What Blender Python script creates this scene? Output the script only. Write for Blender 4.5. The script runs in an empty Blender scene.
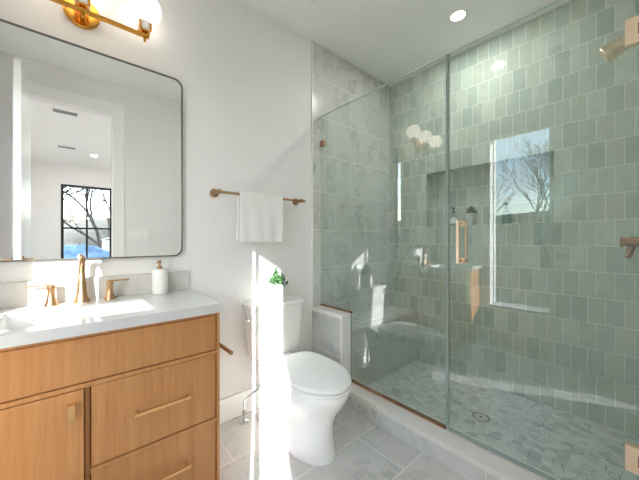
import bpy, bmesh, math, random
from mathutils import Vector, Matrix
random.seed(7)
S = bpy.context.scene
COL = S.collection
PI = math.pi

# ------------------------------------------------------------------ camera, light, exposure
CAM_H = 1.14
cam = bpy.data.objects.new('camera', bpy.data.cameras.new('camera'))
COL.objects.link(cam)
cam.location = (0, 0, CAM_H)
cam.rotation_euler = (PI / 2, 0, -math.radians(41.0))
cam.data.sensor_width = 36
cam.data.lens = 36 * 288 / 639
cam.data.clip_start = 0.02
S.camera = cam

SUN = Vector((-0.56, -1.0, 0.36)).normalized()          # direction towards the sun
sun = bpy.data.objects.new('sun', bpy.data.lights.new('sun', 'SUN'))
COL.objects.link(sun)
sun.data.energy = 26
sun.data.angle = math.radians(0.25)
sun.data.color = (1.0, 1.0, 1.0)
sun.rotation_euler = SUN.to_track_quat('Z', 'Y').to_euler()

W = bpy.data.worlds.new('world'); S.world = W
W.use_nodes = True
wn = W.node_tree.nodes; wl = W.node_tree.links
sky = wn.new('ShaderNodeTexSky')
sky.sky_type = 'NISHITA'
sky.sun_disc = False
sky.sun_elevation = math.asin(SUN.z)
sky.sun_rotation = math.atan2(SUN.x, SUN.y)
sky.air_density = 1.0; sky.dust_density = 0.6
hz = wn.new('ShaderNodeMix'); hz.data_type = 'RGBA'; hz.inputs[0].default_value = 0.6      # thin high cloud over the blue
hz.inputs[7].default_value = (0.62, 0.72, 0.90, 1)
wl.new(sky.outputs[0], hz.inputs[6])
wl.new(hz.outputs[2], wn['Background'].inputs[0])
wn['Background'].inputs[1].default_value = 2.6

S.view_settings.view_transform = 'Standard'
S.view_settings.look = 'None'
S.view_settings.gamma = 1
S.view_settings.use_curve_mapping = False
S.view_settings.exposure = -0.05
S.cycles.use_denoising = True
S.cycles.max_bounces = 14
S.cycles.diffuse_bounces = 9
S.cycles.glossy_bounces = 6
S.cycles.transparent_max_bounces = 24
S.cycles.sample_clamp_indirect = 10
S.cycles.caustics_reflective = True

# ------------------------------------------------------------------ materials
def srgb(r, g, b):
    f = lambda c: (c / 12.92 if c <= 0.04045 else ((c + 0.055) / 1.055) ** 2.4)
    return (f(r / 255), f(g / 255), f(b / 255), 1)

def new_mat(name):
    m = bpy.data.materials.new(name); m.use_nodes = True
    nt = m.node_tree
    return m, nt, nt.nodes['Principled BSDF']

def node(nt, t, **kw):
    n = nt.nodes.new(t)
    for k, v in kw.items():
        if hasattr(n, k): setattr(n, k, v)
        else: n.inputs[k.replace('_', ' ')].default_value = v
    return n

def math_node(nt, op, a, b=None):
    n = nt.nodes.new('ShaderNodeMath'); n.operation = op
    for i, v in enumerate((a, b)):
        if v is None: continue
        if isinstance(v, (int, float)): n.inputs[i].default_value = v
        else: nt.links.new(v, n.inputs[i])
    return n.outputs[0]

def mix_col(nt, fac, a, b, mode='MIX'):
    n = nt.nodes.new('ShaderNodeMix'); n.data_type = 'RGBA'; n.blend_type = mode
    for idx, v in ((0, fac), (6, a), (7, b)):
        if isinstance(v, (int, float)): n.inputs[idx].default_value = v
        elif isinstance(v, tuple): n.inputs[idx].default_value = v
        else: nt.links.new(v, n.inputs[idx])
    return n.outputs[2]

def ramp(nt, src, stops):
    n = nt.nodes.new('ShaderNodeValToRGB')
    e = n.color_ramp.elements
    while len(e) < len(stops): e.new(0.5)
    for el, (p, c) in zip(e, stops):
        el.position = p; el.color = c
    nt.links.new(src, n.inputs[0])
    return n.outputs[0]

def plain(name, col, rough=0.5, metal=0.0, noise=0.03, nscale=30, bump=0.0, **kw):
    """a solid colour with a faint procedural mottling"""
    m, nt, b = new_mat(name)
    g = node(nt, 'ShaderNodeNewGeometry')
    n = node(nt, 'ShaderNodeTexNoise', Scale=nscale, Detail=3.0)
    nt.links.new(g.outputs['Position'], n.inputs['Vector'])
    lo = tuple(c * (1 - noise) for c in col[:3]) + (1,)
    hi = tuple(min(1, c * (1 + noise)) for c in col[:3]) + (1,)
    c = ramp(nt, n.outputs['Fac'], [(0.3, lo), (0.7, hi)])
    nt.links.new(c, b.inputs['Base Color'])
    b.inputs['Roughness'].default_value = rough
    b.inputs['Metallic'].default_value = metal
    for k, v in kw.items(): b.inputs[k.replace('_', ' ')].default_value = v
    if bump:
        bp = node(nt, 'ShaderNodeBump', Strength=bump, Distance=0.002)
        nt.links.new(n.outputs['Fac'], bp.inputs['Height'])
        nt.links.new(bp.outputs[0], b.inputs['Normal'])
    return m

def uv_shifted(nt, su, sv):
    tc = node(nt, 'ShaderNodeTexCoord')
    mp = node(nt, 'ShaderNodeMapping')
    mp.inputs['Location'].default_value = (su, sv, 0)
    nt.links.new(tc.outputs['UV'], mp.inputs['Vector'])
    return mp.outputs[0]

def brick(nt, vec, w, h, mortar, offset):
    b = node(nt, 'ShaderNodeTexBrick')
    b.offset = offset; b.offset_frequency = 2; b.squash = 1
    b.inputs['Scale'].default_value = 1
    b.inputs['Mortar Size'].default_value = mortar
    b.inputs['Mortar Smooth'].default_value = 0.1
    b.inputs['Bias'].default_value = 0
    b.inputs['Brick Width'].default_value = w
    b.inputs['Row Height'].default_value = h
    b.inputs['Color1'].default_value = (0, 0, 0, 1)
    b.inputs['Color2'].default_value = (1, 1, 1, 1)
    b.inputs['Mortar'].default_value = (0.5, 0.5, 0.5, 1)
    nt.links.new(vec, b.inputs['Vector'])
    return b.outputs['Color'], b.outputs['Fac']

def marble_tile(name, w, h, su, sv, offset, base, vein, grout, rough=0.22, mortar=0.0022, vscale=2.2, tint=0.06):
    m, nt, b = new_mat(name)
    vec = uv_shifted(nt, su, sv)
    rnd, mort = brick(nt, vec, w, h, mortar, offset)
    g = node(nt, 'ShaderNodeNewGeometry')
    # shift the veining from tile to tile
    off = nt.nodes.new('ShaderNodeVectorMath'); off.operation = 'MULTIPLY_ADD'
    nt.links.new(rnd, off.inputs[0]); off.inputs[1].default_value = (7, 5, 3)
    nt.links.new(g.outputs['Position'], off.inputs[2])
    warp = node(nt, 'ShaderNodeTexNoise', Scale=vscale, Detail=5.0, Roughness=0.6)
    nt.links.new(off.outputs[0], warp.inputs['Vector'])
    add = nt.nodes.new('ShaderNodeVectorMath'); add.operation = 'MULTIPLY_ADD'
    nt.links.new(warp.outputs['Color'], add.inputs[0]); add.inputs[1].default_value = (0.9, 0.9, 0.9)
    nt.links.new(off.outputs[0], add.inputs[2])
    v1 = node(nt, 'ShaderNodeTexNoise', Scale=vscale * 1.3, Detail=7.0, Roughness=0.62)
    nt.links.new(add.outputs[0], v1.inputs['Vector'])
    ridge = math_node(nt, 'ABSOLUTE', math_node(nt, 'SUBTRACT', v1.outputs['Fac'], 0.5))
    vn = ramp(nt, ridge, [(0.0, (1, 1, 1, 1)), (0.018, (0.55, 0.55, 0.55, 1)), (0.07, (0, 0, 0, 1))])
    cl = node(nt, 'ShaderNodeTexNoise', Scale=3.5, Detail=4.0)
    nt.links.new(off.outputs[0], cl.inputs['Vector'])
    mask = ramp(nt, cl.outputs['Fac'], [(0.42, (0, 0, 0, 1)), (0.68, (1, 1, 1, 1))])
    lo = tuple(c * 0.90 for c in base[:3]) + (1,)
    cloud = mix_col(nt, cl.outputs['Fac'], lo, base)
    fac = math_node(nt, 'MULTIPLY', vn, math_node(nt, 'ADD', math_node(nt, 'MULTIPLY', mask, 0.5), 0.12))
    c = mix_col(nt, fac, cloud, vein)
    t = math_node(nt, 'ADD', math_node(nt, 'MULTIPLY', rnd, tint), 1 - tint / 2)
    tc = nt.nodes.new('ShaderNodeCombineColor')
    for i in range(3): nt.links.new(t, tc.inputs[i])
    c = mix_col(nt, 1.0, c, tc.outputs[0], 'MULTIPLY')
    c = mix_col(nt, mort, c, grout)
    nt.links.new(c, b.inputs['Base Color'])
    r = math_node(nt, 'ADD', math_node(nt, 'MULTIPLY', mort, 0.5), rough)
    nt.links.new(r, b.inputs['Roughness'])
    bp = node(nt, 'ShaderNodeBump', Strength=0.4, Distance=0.0015); bp.invert = True
    nt.links.new(mort, bp.inputs['Height']); nt.links.new(bp.outputs[0], b.inputs['Normal'])
    return m

def green_tile(name, su, sv):
    m, nt, b = new_mat(name)
    vec = uv_shifted(nt, su, sv)
    rnd, mort = brick(nt, vec, 0.081, 0.161, 0.0017, 0.5)
    g = node(nt, 'ShaderNodeNewGeometry')
    wn_ = node(nt, 'ShaderNodeTexWhiteNoise'); wn_.noise_dimensions = '1D'
    nt.links.new(math_node(nt, 'MULTIPLY', rnd, 913.7), wn_.inputs['W'])
    n1 = node(nt, 'ShaderNodeTexNoise', Scale=16.0, Detail=4.0, Roughness=0.6)
    off = nt.nodes.new('ShaderNodeVectorMath'); off.operation = 'MULTIPLY_ADD'
    nt.links.new(rnd, off.inputs[0]); off.inputs[1].default_value = (11, 7, 5)
    nt.links.new(g.outputs['Position'], off.inputs[2])
    nt.links.new(off.outputs[0], n1.inputs['Vector'])
    col = ramp(nt, rnd, [(0.0, srgb(168, 180, 170)), (0.35, srgb(180, 190, 179)), (0.6, srgb(189, 193, 180)),
                         (0.8, srgb(188, 197, 186)), (1.0, srgb(200, 206, 195))])
    clr = ramp(nt, n1.outputs['Fac'], [(0.3, (0.86, 0.87, 0.86, 1)), (0.7, (1.05, 1.05, 1.05, 1))])
    col = mix_col(nt, 1.0, col, clr, 'MULTIPLY')
    col = mix_col(nt, mort, col, srgb(232, 233, 226))
    nt.links.new(col, b.inputs['Base Color'])
    nt.links.new(math_node(nt, 'ADD', math_node(nt, 'MULTIPLY', mort, 0.6), 0.03), b.inputs['Roughness'])
    b.inputs['Specular IOR Level'].default_value = 0.5
    # handmade glaze: gentle waves, and every tile set at a slightly different tilt
    n2 = node(nt, 'ShaderNodeTexNoise', Scale=30.0, Detail=3.0)
    nt.links.new(off.outputs[0], n2.inputs['Vector'])
    hgt = math_node(nt, 'SUBTRACT', math_node(nt, 'MULTIPLY', n2.outputs['Fac'], 0.55), mort)
    bp = node(nt, 'ShaderNodeBump', Strength=0.55, Distance=0.0022)
    nt.links.new(hgt, bp.inputs['Height'])
    sub = nt.nodes.new('ShaderNodeVectorMath'); sub.operation = 'SUBTRACT'
    nt.links.new(wn_.outputs['Color'], sub.inputs[0]); sub.inputs[1].default_value = (0.5, 0.5, 0.5)
    mad = nt.nodes.new('ShaderNodeVectorMath'); mad.operation = 'MULTIPLY_ADD'
    nt.links.new(sub.outputs[0], mad.inputs[0]); mad.inputs[1].default_value = (0.022, 0.022, 0.022)
    nt.links.new(bp.outputs[0], mad.inputs[2])
    nrm = nt.nodes.new('ShaderNodeVectorMath'); nrm.operation = 'NORMALIZE'
    nt.links.new(mad.outputs[0], nrm.inputs[0])
    nt.links.new(nrm.outputs[0], b.inputs['Normal'])
    return m

def mosaic(name):
    m, nt, b = new_mat(name)
    tc = node(nt, 'ShaderNodeTexCoord')
    mp = node(nt, 'ShaderNodeMapping')
    mp.inputs['Scale'].default_value = (26, 21, 1)
    nt.links.new(tc.outputs['UV'], mp.inputs['Vector'])
    vo = node(nt, 'ShaderNodeTexVoronoi'); vo.voronoi_dimensions = '2D'; vo.feature = 'F1'
    ve = node(nt, 'ShaderNodeTexVoronoi'); ve.voronoi_dimensions = '2D'; ve.feature = 'DISTANCE_TO_EDGE'
    for v in (vo, ve):
        v.inputs['Scale'].default_value = 1.0; v.inputs['Randomness'].default_value = 0.7
        nt.links.new(mp.outputs[0], v.inputs['Vector'])
    sep = nt.nodes.new('ShaderNodeSeparateColor'); nt.links.new(vo.outputs['Color'], sep.inputs[0])
    col = ramp(nt, sep.outputs[0], [(0.0, srgb(176, 180, 180)), (0.25, srgb(200, 203, 201)), (1.0, srgb(218, 220, 216))])
    g = node(nt, 'ShaderNodeNewGeometry')
    nz = node(nt, 'ShaderNodeTexNoise', Scale=14.0, Detail=5.0)
    nt.links.new(g.outputs['Position'], nz.inputs['Vector'])
    col = mix_col(nt, 1.0, col, ramp(nt, nz.outputs['Fac'], [(0.35, (0.86, 0.87, 0.88, 1)), (0.6, (1, 1, 1, 1))]), 'MULTIPLY')
    edge = ramp(nt, ve.outputs['Distance'], [(0.03, (1, 1, 1, 1)), (0.07, (0, 0, 0, 1))])
    dark = ramp(nt, sep.outputs[1], [(0.40, srgb(214, 216, 212)), (0.65, srgb(128, 134, 136))])
    col = mix_col(nt, edge, col, dark)
    nt.links.new(col, b.inputs['Base Color'])
    b.inputs['Roughness'].default_value = 0.35
    return m

def oak(name):
    m, nt, b = new_mat(name)
    g = node(nt, 'ShaderNodeNewGeometry')
    mp = node(nt, 'ShaderNodeMapping'); mp.inputs['Scale'].default_value = (55, 55, 2.2)
    nt.links.new(g.outputs['Position'], mp.inputs['Vector'])
    n1 = node(nt, 'ShaderNodeTexNoise', Scale=1.0, Detail=5.0, Roughness=0.6, Distortion=0.4)
    nt.links.new(mp.outputs[0], n1.inputs['Vector'])
    mp2 = node(nt, 'ShaderNodeMapping'); mp2.inputs['Scale'].default_value = (260, 260, 8)
    nt.links.new(g.outputs['Position'], mp2.inputs['Vector'])
    n2 = node(nt, 'ShaderNodeTexNoise', Scale=1.0, Detail=3.0)
    nt.links.new(mp2.outputs[0], n2.inputs['Vector'])
    col = ramp(nt, n1.outputs['Fac'], [(0.30, srgb(180, 122, 70)), (0.5, srgb(188, 131, 78)), (0.72, srgb(197, 142, 89))])
    col = mix_col(nt, 1.0, col, ramp(nt, n2.outputs['Fac'], [(0.36, (0.93, 0.91, 0.89, 1)), (0.55, (1, 1, 1, 1))]), 'MULTIPLY')
    nt.links.new(col, b.inputs['Base Color'])
    b.inputs['Roughness'].default_value = 0.42
    bp = node(nt, 'ShaderNodeBump', Strength=0.12, Distance=0.001)
    nt.links.new(n2.outputs['Fac'], bp.inputs['Height']); nt.links.new(bp.outputs[0], b.inputs['Normal'])
    return m

def sheet_glass(name, tint, strength=1.7):
    """clear sheet: reflects on the face the ray enters by, tints what passes through"""
    m, nt, b = new_mat(name)
    nt.nodes.remove(b)
    out = nt.nodes['Material Output']
    tr = node(nt, 'ShaderNodeBsdfTransparent'); tr.inputs[0].default_value = tint
    gl = node(nt, 'ShaderNodeBsdfGlossy'); gl.inputs['Roughness'].default_value = 0.0
    fr = node(nt, 'ShaderNodeFresnel'); fr.inputs['IOR'].default_value = 1.5
    g = node(nt, 'ShaderNodeNewGeometry')
    front = math_node(nt, 'SUBTRACT', 1.0, g.outputs['Backfacing'])
    f = math_node(nt, 'MULTIPLY', math_node(nt, 'MULTIPLY', fr.outputs[0], strength), front)
    f = math_node(nt, 'MINIMUM', f, 1.0)
    mx = node(nt, 'ShaderNodeMixShader')
    nt.links.new(f, mx.inputs[0]); nt.links.new(tr.outputs[0], mx.inputs[1]); nt.links.new(gl.outputs[0], mx.inputs[2])
    nt.links.new(mx.outputs[0], out.inputs[0])
    return m

def glow(name, col, strength, base=(0.9, 0.9, 0.9, 1)):
    m, nt, b = new_mat(name)
    b.inputs['Base Color'].default_value = base
    b.inputs['Emission Color'].default_value = col
    b.inputs['Emission Strength'].default_value = strength
    b.inputs['Roughness'].default_value = 0.2
    return m

M = {}
M['paint'] = plain('wall_paint', srgb(233, 232, 231), 0.6, noise=0.01)
M['ceil'] = plain('ceiling_paint', srgb(240, 240, 238), 0.7, noise=0.01)
M['trim'] = plain('white_trim_paint', srgb(242, 242, 240), 0.35, noise=0.008)
M['green'] = green_tile('green_glazed_tile', -0.303 + 0.081 * 40, -1.262 + 0.161 * 20)
M['wallmarble'] = marble_tile('wall_marble', 0.6, 0.305, -1.89 + 3.0, -1.221 + 0.305 * 8, 0.337,
                              srgb(210, 211, 206), srgb(128, 133, 133), srgb(226, 228, 222), mortar=0.0026)
M['floormarble'] = marble_tile('floor_marble', 0.61, 0.305, -1.254 + 0.305 + 6.1, -0.805 + 3.05, 0.5,
                               srgb(222, 220, 216), srgb(150, 152, 154), srgb(240, 239, 236), rough=0.2, vscale=3.0)
M['curbmarble'] = marble_tile('curb_marble', 0.61, 1.0, -1.104 + 6.1, 0.4, 0.0,
                              srgb(224, 223, 220), srgb(172, 174, 176), srgb(234, 233, 229), vscale=3.0)
M['slab'] = plain('white_stone_slab', srgb(234, 230, 224), 0.25, noise=0.03, nscale=9)
M['quartz'] = plain('white_quartz', srgb(207, 205, 201), 0.12, noise=0.03, nscale=14)
M['mosaic'] = mosaic('marble_mosaic')
M['oak'] = oak('oak_veneer')
M['oak_dark'] = plain('oak_shadow_gap', srgb(120, 82, 50), 0.6, noise=0.1)
M['brass'] = plain('satin_brass', srgb(186, 151, 116), 0.3, 1.0, noise=0.05)
M['gold'] = plain('polished_gold_brass', srgb(222, 160, 70), 0.2, 1.0, noise=0.04)
M['pull'] = plain('satin_gold', srgb(226, 184, 128), 0.36, 1.0, noise=0.04)
M['rose'] = plain('champagne_bronze', srgb(246, 222, 196), 0.45, 1.0, noise=0.03)
M['bronze'] = plain('dark_bronze', srgb(172, 132, 102), 0.26, 1.0, noise=0.08)
M['chrome'] = plain('chrome', srgb(215, 217, 220), 0.08, 1.0, noise=0.02)
M['steel'] = plain('brushed_dark_steel', srgb(120, 118, 114), 0.3, 1.0, noise=0.05)
M['porcelain'] = plain('white_porcelain', srgb(240, 240, 238), 0.08, noise=0.005, Coat_Weight=0.3)
M['plastic'] = plain('white_plastic', srgb(236, 236, 234), 0.3, noise=0.01)
M['black'] = plain('black_paint', srgb(26, 26, 27), 0.4, noise=0.1)
M['dark'] = plain('dark_gap', srgb(50, 42, 36), 0.6, noise=0.1)
M['towel'] = plain('white_terry', srgb(236, 235, 232), 0.9, noise=0.04, nscale=240, bump=0.5)
M['stoneware'] = plain('white_stoneware', srgb(236, 234, 230), 0.45, noise=0.04, nscale=40)
M['concrete'] = plain('pale_concrete', srgb(206, 206, 200), 0.7, noise=0.10, nscale=90, bump=0.3)
M['leaf'] = plain('green_leaf', srgb(56, 92, 50), 0.45, noise=0.35, nscale=60)
M['leafdark'] = plain('dark_green_leaf', srgb(58, 88, 52), 0.5, noise=0.35, nscale=60)
M['soil'] = plain('potting_soil', srgb(64, 50, 40), 0.95, noise=0.3, nscale=160)
M['glass'] = sheet_glass('shower_glass', (0.915, 0.955, 0.94, 1), 3.2)
M['pane'] = sheet_glass('window_glass', (0.97, 0.98, 0.975, 1))
M['glassedge'] = plain('glass_edge_seal', srgb(150, 165, 160), 0.15, noise=0.02)
M['glasstop'] = plain('polished_glass_edge', srgb(204, 214, 208), 0.15, noise=0.02)
M['clear'] = plain('frosted_clear_glass', srgb(206, 218, 212), 0.12, noise=0.02, Transmission_Weight=0.55)
M['greenglass'] = plain('green_clear_glass', srgb(150, 186, 168), 0.08, noise=0.02, Transmission_Weight=0.6)
M['globe'] = glow('opal_globe_lit', (1.0, 0.88, 0.75, 1), 2.8)
M['opal'] = plain('opal_glass', srgb(240, 238, 232), 0.2, noise=0.01)
M['lens'] = glow('downlight_lens_lit', (1.0, 0.97, 0.93, 1), 12.0)
M['bark'] = plain('grey_bark', srgb(72, 64, 58), 0.9, noise=0.25, nscale=12)
M['ground'] = plain('winter_grass', srgb(84, 76, 58), 0.95, noise=0.25, nscale=1.2)
M['hill'] = plain('winter_woods', srgb(70, 62, 54), 0.95, noise=0.3, nscale=0.5)
M['tarp'] = plain('blue_tarp', srgb(112, 140, 168), 0.5, noise=0.55, nscale=3)
M['siding'] = plain('white_siding', srgb(232, 232, 230), 0.6, noise=0.03)
M['bedfloor'] = plain('pale_oak_floor', srgb(186, 180, 172), 0.4, noise=0.06, nscale=6)
m, nt, b = new_mat('silvered_glass')
b.inputs['Base Color'].default_value = (0.93, 0.94, 0.935, 1); b.inputs['Metallic'].default_value = 1
b.inputs['Roughness'].default_value = 0.0
M['mirror'] = m

# ------------------------------------------------------------------ mesh helpers
def box(bm, x0, x1, y0, y1, z0, z1):
    vs = [bm.verts.new((x, y, z)) for x in (x0, x1) for y in (y0, y1) for z in (z0, z1)]
    for f in ((0, 1, 3, 2), (4, 6, 7, 5), (0, 4, 5, 1), (2, 3, 7, 6), (0, 2, 6, 4), (1, 5, 7, 3)):
        bm.faces.new([vs[i] for i in f])
    return vs

def rings(bm, rs, cap0=True, cap1=True, closed=False):
    n = len(rs[0])
    vv = [[bm.verts.new(p) for p in r] for r in rs]
    k = len(vv)
    for i in range(k if closed else k - 1):
        a, c = vv[i], vv[(i + 1) % k]
        for j in range(n):
            bm.faces.new((a[j], a[(j + 1) % n], c[(j + 1) % n], c[j]))
    if not closed:
        if cap0: bm.faces.new(list(reversed(vv[0])))
        if cap1: bm.faces.new(vv[-1])
    return vv

def frame_of(d):
    d = Vector(d).normalized()
    a = Vector((0, 0, 1)) if abs(d.z) < 0.9 else Vector((1, 0, 0))
    u = d.cross(a).normalized()
    return u, d.cross(u)

def cyl(bm, p0, p1, r0, r1=None, seg=24):
    p0, p1 = Vector(p0), Vector(p1)
    r1 = r0 if r1 is None else r1
    u, v = frame_of(p1 - p0)
    rs = [[p + (u * math.cos(2 * PI * i / seg) + v * math.sin(2 * PI * i / seg)) * r for i in range(seg)] for p, r in ((p0, r0), (p1, r1))]
    rings(bm, rs)

def lathe(bm, prof, c, seg=32, axis=(0, 0, 1)):
    """prof: (radius, distance along the axis)"""
    c = Vector(c); d = Vector(axis).normalized(); u, v = frame_of(d)
    rs = []
    for r, h in prof:
        r = max(r, 1e-4)
        rs.append([c + d * h + (u * math.cos(2 * PI * i / seg) + v * math.sin(2 * PI * i / seg)) * r for i in range(seg)])
    rings(bm, rs)

def tube(bm, pts, r, seg=12, closed=False):
    pts = [Vector(p) for p in pts]
    rr = r if isinstance(r, (list, tuple)) else [r] * len(pts)
    n = len(pts); rs = []; u = None
    for i, p in enumerate(pts):
        if closed: d = (pts[(i + 1) % n] - pts[i - 1])
        else: d = pts[min(i + 1, n - 1)] - pts[max(i - 1, 0)]
        d.normalize()
        if u is None: u, v = frame_of(d)
        else:
            u = (u - d * u.dot(d)).normalized(); v = d.cross(u)
        rs.append([p + (u * math.cos(2 * PI * k / seg) + v * math.sin(2 * PI * k / seg)) * rr[i] for k in range(seg)])
    rings(bm, rs, closed=closed)

def sphere(bm, c, r, sx=1, sy=1, sz=1, seg=24, rn=14):
    c = Vector(c); rs = []
    for i in range(rn + 1):
        a = -PI / 2 + PI * i / rn
        rad = max(math.cos(a), 1e-4)
        rs.append([c + Vector((r * sx * rad * math.cos(2 * PI * k / seg), r * sy * rad * math.sin(2 * PI * k / seg), r * sz * math.sin(a))) for k in range(seg)])
    rings(bm, rs)

def round_rect(x0, x1, z0, z1, r, n=6):
    pts = []
    for cx, cz, a0 in ((x1 - r, z1 - r, 0), (x0 + r, z1 - r, PI / 2), (x0 + r, z0 + r, PI), (x1 - r, z0 + r, 1.5 * PI)):
        for i in range(n + 1):
            a = a0 + PI / 2 * i / n
            pts.append((cx + r * math.cos(a), cz + r * math.sin(a)))
    return pts

def uv_world(bm):
    uv = bm.loops.layers.uv.new('metres')
    for f in bm.faces:
        n = f.normal
        a = (abs(n.x), abs(n.y), abs(n.z))
        for l in f.loops:
            c = l.vert.co
            if a[0] >= a[1] and a[0] >= a[2]: l[uv].uv = (c.y, c.z)
            elif a[1] >= a[2]: l[uv].uv = (c.x, c.z)
            else: l[uv].uv = (c.x, c.y)

ORIG = {}
def link(name, bm, mat, parent=None, origin=None, bevel=0.0, seg=2, label=None, sub=0, solid=0, smooth=True):
    """links bm (built in world coordinates) as one mesh object"""
    bmesh.ops.recalc_face_normals(bm, faces=bm.faces[:])
    bm.normal_update()
    uv_world(bm)
    for f in bm.faces: f.smooth = smooth
    for e in bm.edges:
        if len(e.link_faces) == 2 and e.calc_face_angle(0) > math.radians(38): e.smooth = False
    if parent is not None: org = ORIG[parent.name]
    elif origin is not None: org = Vector(origin)
    else:
        cs = [v.co for v in bm.verts]
        org = Vector(((min(c.x for c in cs) + max(c.x for c in cs)) / 2, (min(c.y for c in cs) + max(c.y for c in cs)) / 2, min(c.z for c in cs)))
    bmesh.ops.translate(bm, verts=bm.verts[:], vec=-org)
    me = bpy.data.meshes.new(name)
    bm.to_mesh(me); bm.free()
    for mm in (mat if isinstance(mat, (list, tuple)) else [mat]): me.materials.append(mm)
    o = bpy.data.objects.new(name, me); COL.objects.link(o)
    if parent is not None: o.parent = parent
    else: o.location = org
    ORIG[o.name] = org
    if bevel:
        bv = o.modifiers.new('bevel', 'BEVEL'); bv.width = bevel; bv.segments = seg; bv.limit_method = 'ANGLE'; bv.angle_limit = math.radians(40)
        bv.harden_normals = True
    if solid:
        so = o.modifiers.new('solidify', 'SOLIDIFY'); so.thickness = solid; so.offset = 0
    if sub:
        sb = o.modifiers.new('subdiv', 'SUBSURF'); sb.levels = sub; sb.render_levels = sub
    if label: o['label'] = label
    return o

def thing(name, label, cat, loc, group=None):
    o = bpy.data.objects.new(name, None); COL.objects.link(o)
    o.location = loc; o.empty_display_size = 0.05
    o['label'] = label; o['category'] = cat
    if group: o['group'] = group
    ORIG[o.name] = Vector(loc)
    return o

def tag(o, label, cat, group=None):
    o['label'] = label; o['category'] = cat
    if group: o['group'] = group
    return o

def struct(name, bm, mat, **kw):
    o = link(name, bm, mat, origin=kw.pop('origin', (0, 0, 0)), **kw)
    o['kind'] = 'structure'
    return o

def B(*a):
    bm = bmesh.new(); box(bm, *a); return bm

def boxes(*lst):
    bm = bmesh.new()
    for a in lst: box(bm, *a)
    return bm

def lamp(name, loc, power, size, parent=None, color=(1, 0.985, 0.965), kind='AREA', spread=180):
    l = bpy.data.lights.new(name, kind); l.energy = power; l.color = color
    if kind == 'AREA':
        l.shape = 'DISK'; l.size = size; l.spread = math.radians(spread)
    else: l.shadow_soft_size = size
    o = bpy.data.objects.new(name, l); COL.objects.link(o)
    if parent: o.parent = parent; o.location = Vector(loc) - ORIG[parent.name]
    else: o.location = loc
    return o

# ------------------------------------------------------------------ the room
XB, YA, YC, XD, ZC = 2.47, 1.76, -0.06, -0.45, 2.71
NY0, NY1, NZ0, NZ1, ND = 0.427, 1.35, 1.262, 1.745, 0.10         # niche
WD0, WD1, WDZ0, WDZ1 = 0.49, 1.17, 0.43, 2.28                    # window beside the vanity
DX0, DX1, DZ = -0.275, 0.33, 2.40                                # doorway behind the camera
BX0, BX1, BY0 = -0.60, 3.0, -4.5                                 # the bedroom
SY0, SY1, SZ0, SZ1 = -1.536, -1.0, 0.5, 2.11                     # unseen side window, opening shaped for the sun streak by the toilet

struct('floor', B(XD - 0.14, XB + 0.1, -0.18, YA + 0.12, -0.12, 0), M['floormarble'])
struct('floor_shower', B(1.57, XB + 0.02, YC - 0.02, YA - 0.28, 0.0, 0.008), M['mosaic'])
struct('ceiling', B(XD - 0.14, XB + 0.16, -0.18, YA + 0.12, ZC, ZC + 0.12), M['ceil'])
struct('wall_back', B(XD - 0.09, XB + 0.16, YA, YA + 0.12, 0, ZC), M['paint'])
struct('wall_back_tile', B(1.452, XB + 0.005, YA - 0.010, YA + 0.002, 0, ZC), M['wallmarble'])
struct('trim_1', B(1.444, 1.453, YA - 0.012, YA + 0.002, 0.61, ZC), M['slab'])
struct('wall_right', boxes((XB, XB + 0.16, YC - 0.12, YA, 0, NZ0), (XB, XB + 0.16, YC - 0.12, YA, NZ1, ZC),
                           (XB, XB + 0.16, YC - 0.12, NY0, NZ0, NZ1), (XB, XB + 0.16, NY1, YA, NZ0, NZ1),
                           (XB + ND, XB + 0.16, NY0, NY1, NZ0, NZ1)), M['green'])
struct('trim_2', B(XB - 0.012, XB + 0.001, YC, YA - 0.01, ZC - 0.014, ZC), M['slab'])
struct('wall_front', boxes((XD - 0.09, DX0, YC - 0.12, YC, 0, ZC), (DX1, XB, YC - 0.12, YC, 0, ZC), (DX0, DX1, YC - 0.12, YC, DZ, ZC)), M['paint'])
struct('wall_front_tile', B(1.545, XB + 0.002, YC - 0.002, YC + 0.010, 0, ZC), M['green'])
struct('wall_left', boxes((XD - 0.14, XD, YC, WD0, 0, ZC), (XD - 0.14, XD, WD1, YA, 0, ZC),
                          (XD - 0.14, XD, WD0, WD1, 0, WDZ0), (XD - 0.14, XD, WD0, WD1, WDZ1, ZC)), M['paint'])
struct('baseboard_back', boxes((0.46, 1.45, YA - 0.016, YA + 0.002, 0, 0.148)), M['trim'], bevel=0.004)
struct('baseboard_front', boxes((DX1 + 0.095, 1.43, YC - 0.002, YC + 0.016, 0, 0.148)), M['trim'], bevel=0.004)
# doorway casing and the door leaf standing open beside it
struct('trim_3', boxes((DX1, DX1 + 0.095, YC - 0.002, YC + 0.018, 0, DZ + 0.11), (DX0 - 0.095, DX0, YC - 0.002, YC + 0.018, 0, DZ + 0.11),
                       (DX0, DX1, YC - 0.002, YC + 0.018, DZ, DZ + 0.11)), M['trim'], bevel=0.003)
door = struct('door_1', B(-0.290, -0.250, YC + 0.02, 0.61, 0.012, DZ - 0.01), M['trim'], bevel=0.002)
bm = bmesh.new()
for s in (-1, 1):
    x = -0.270 + s * 0.02
    cyl(bm, (x, 0.545, 1.0), (x + s * 0.008, 0.545, 1.0), 0.028)
    cyl(bm, (x, 0.545, 1.0), (x + s * 0.05, 0.545, 1.0), 0.009)
    tube(bm, [(x + s * 0.05, 0.555, 1.0), (x + s * 0.05, 0.44, 1.0)], 0.009)
link('door_handle', bm, M['brass'], door)

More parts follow.
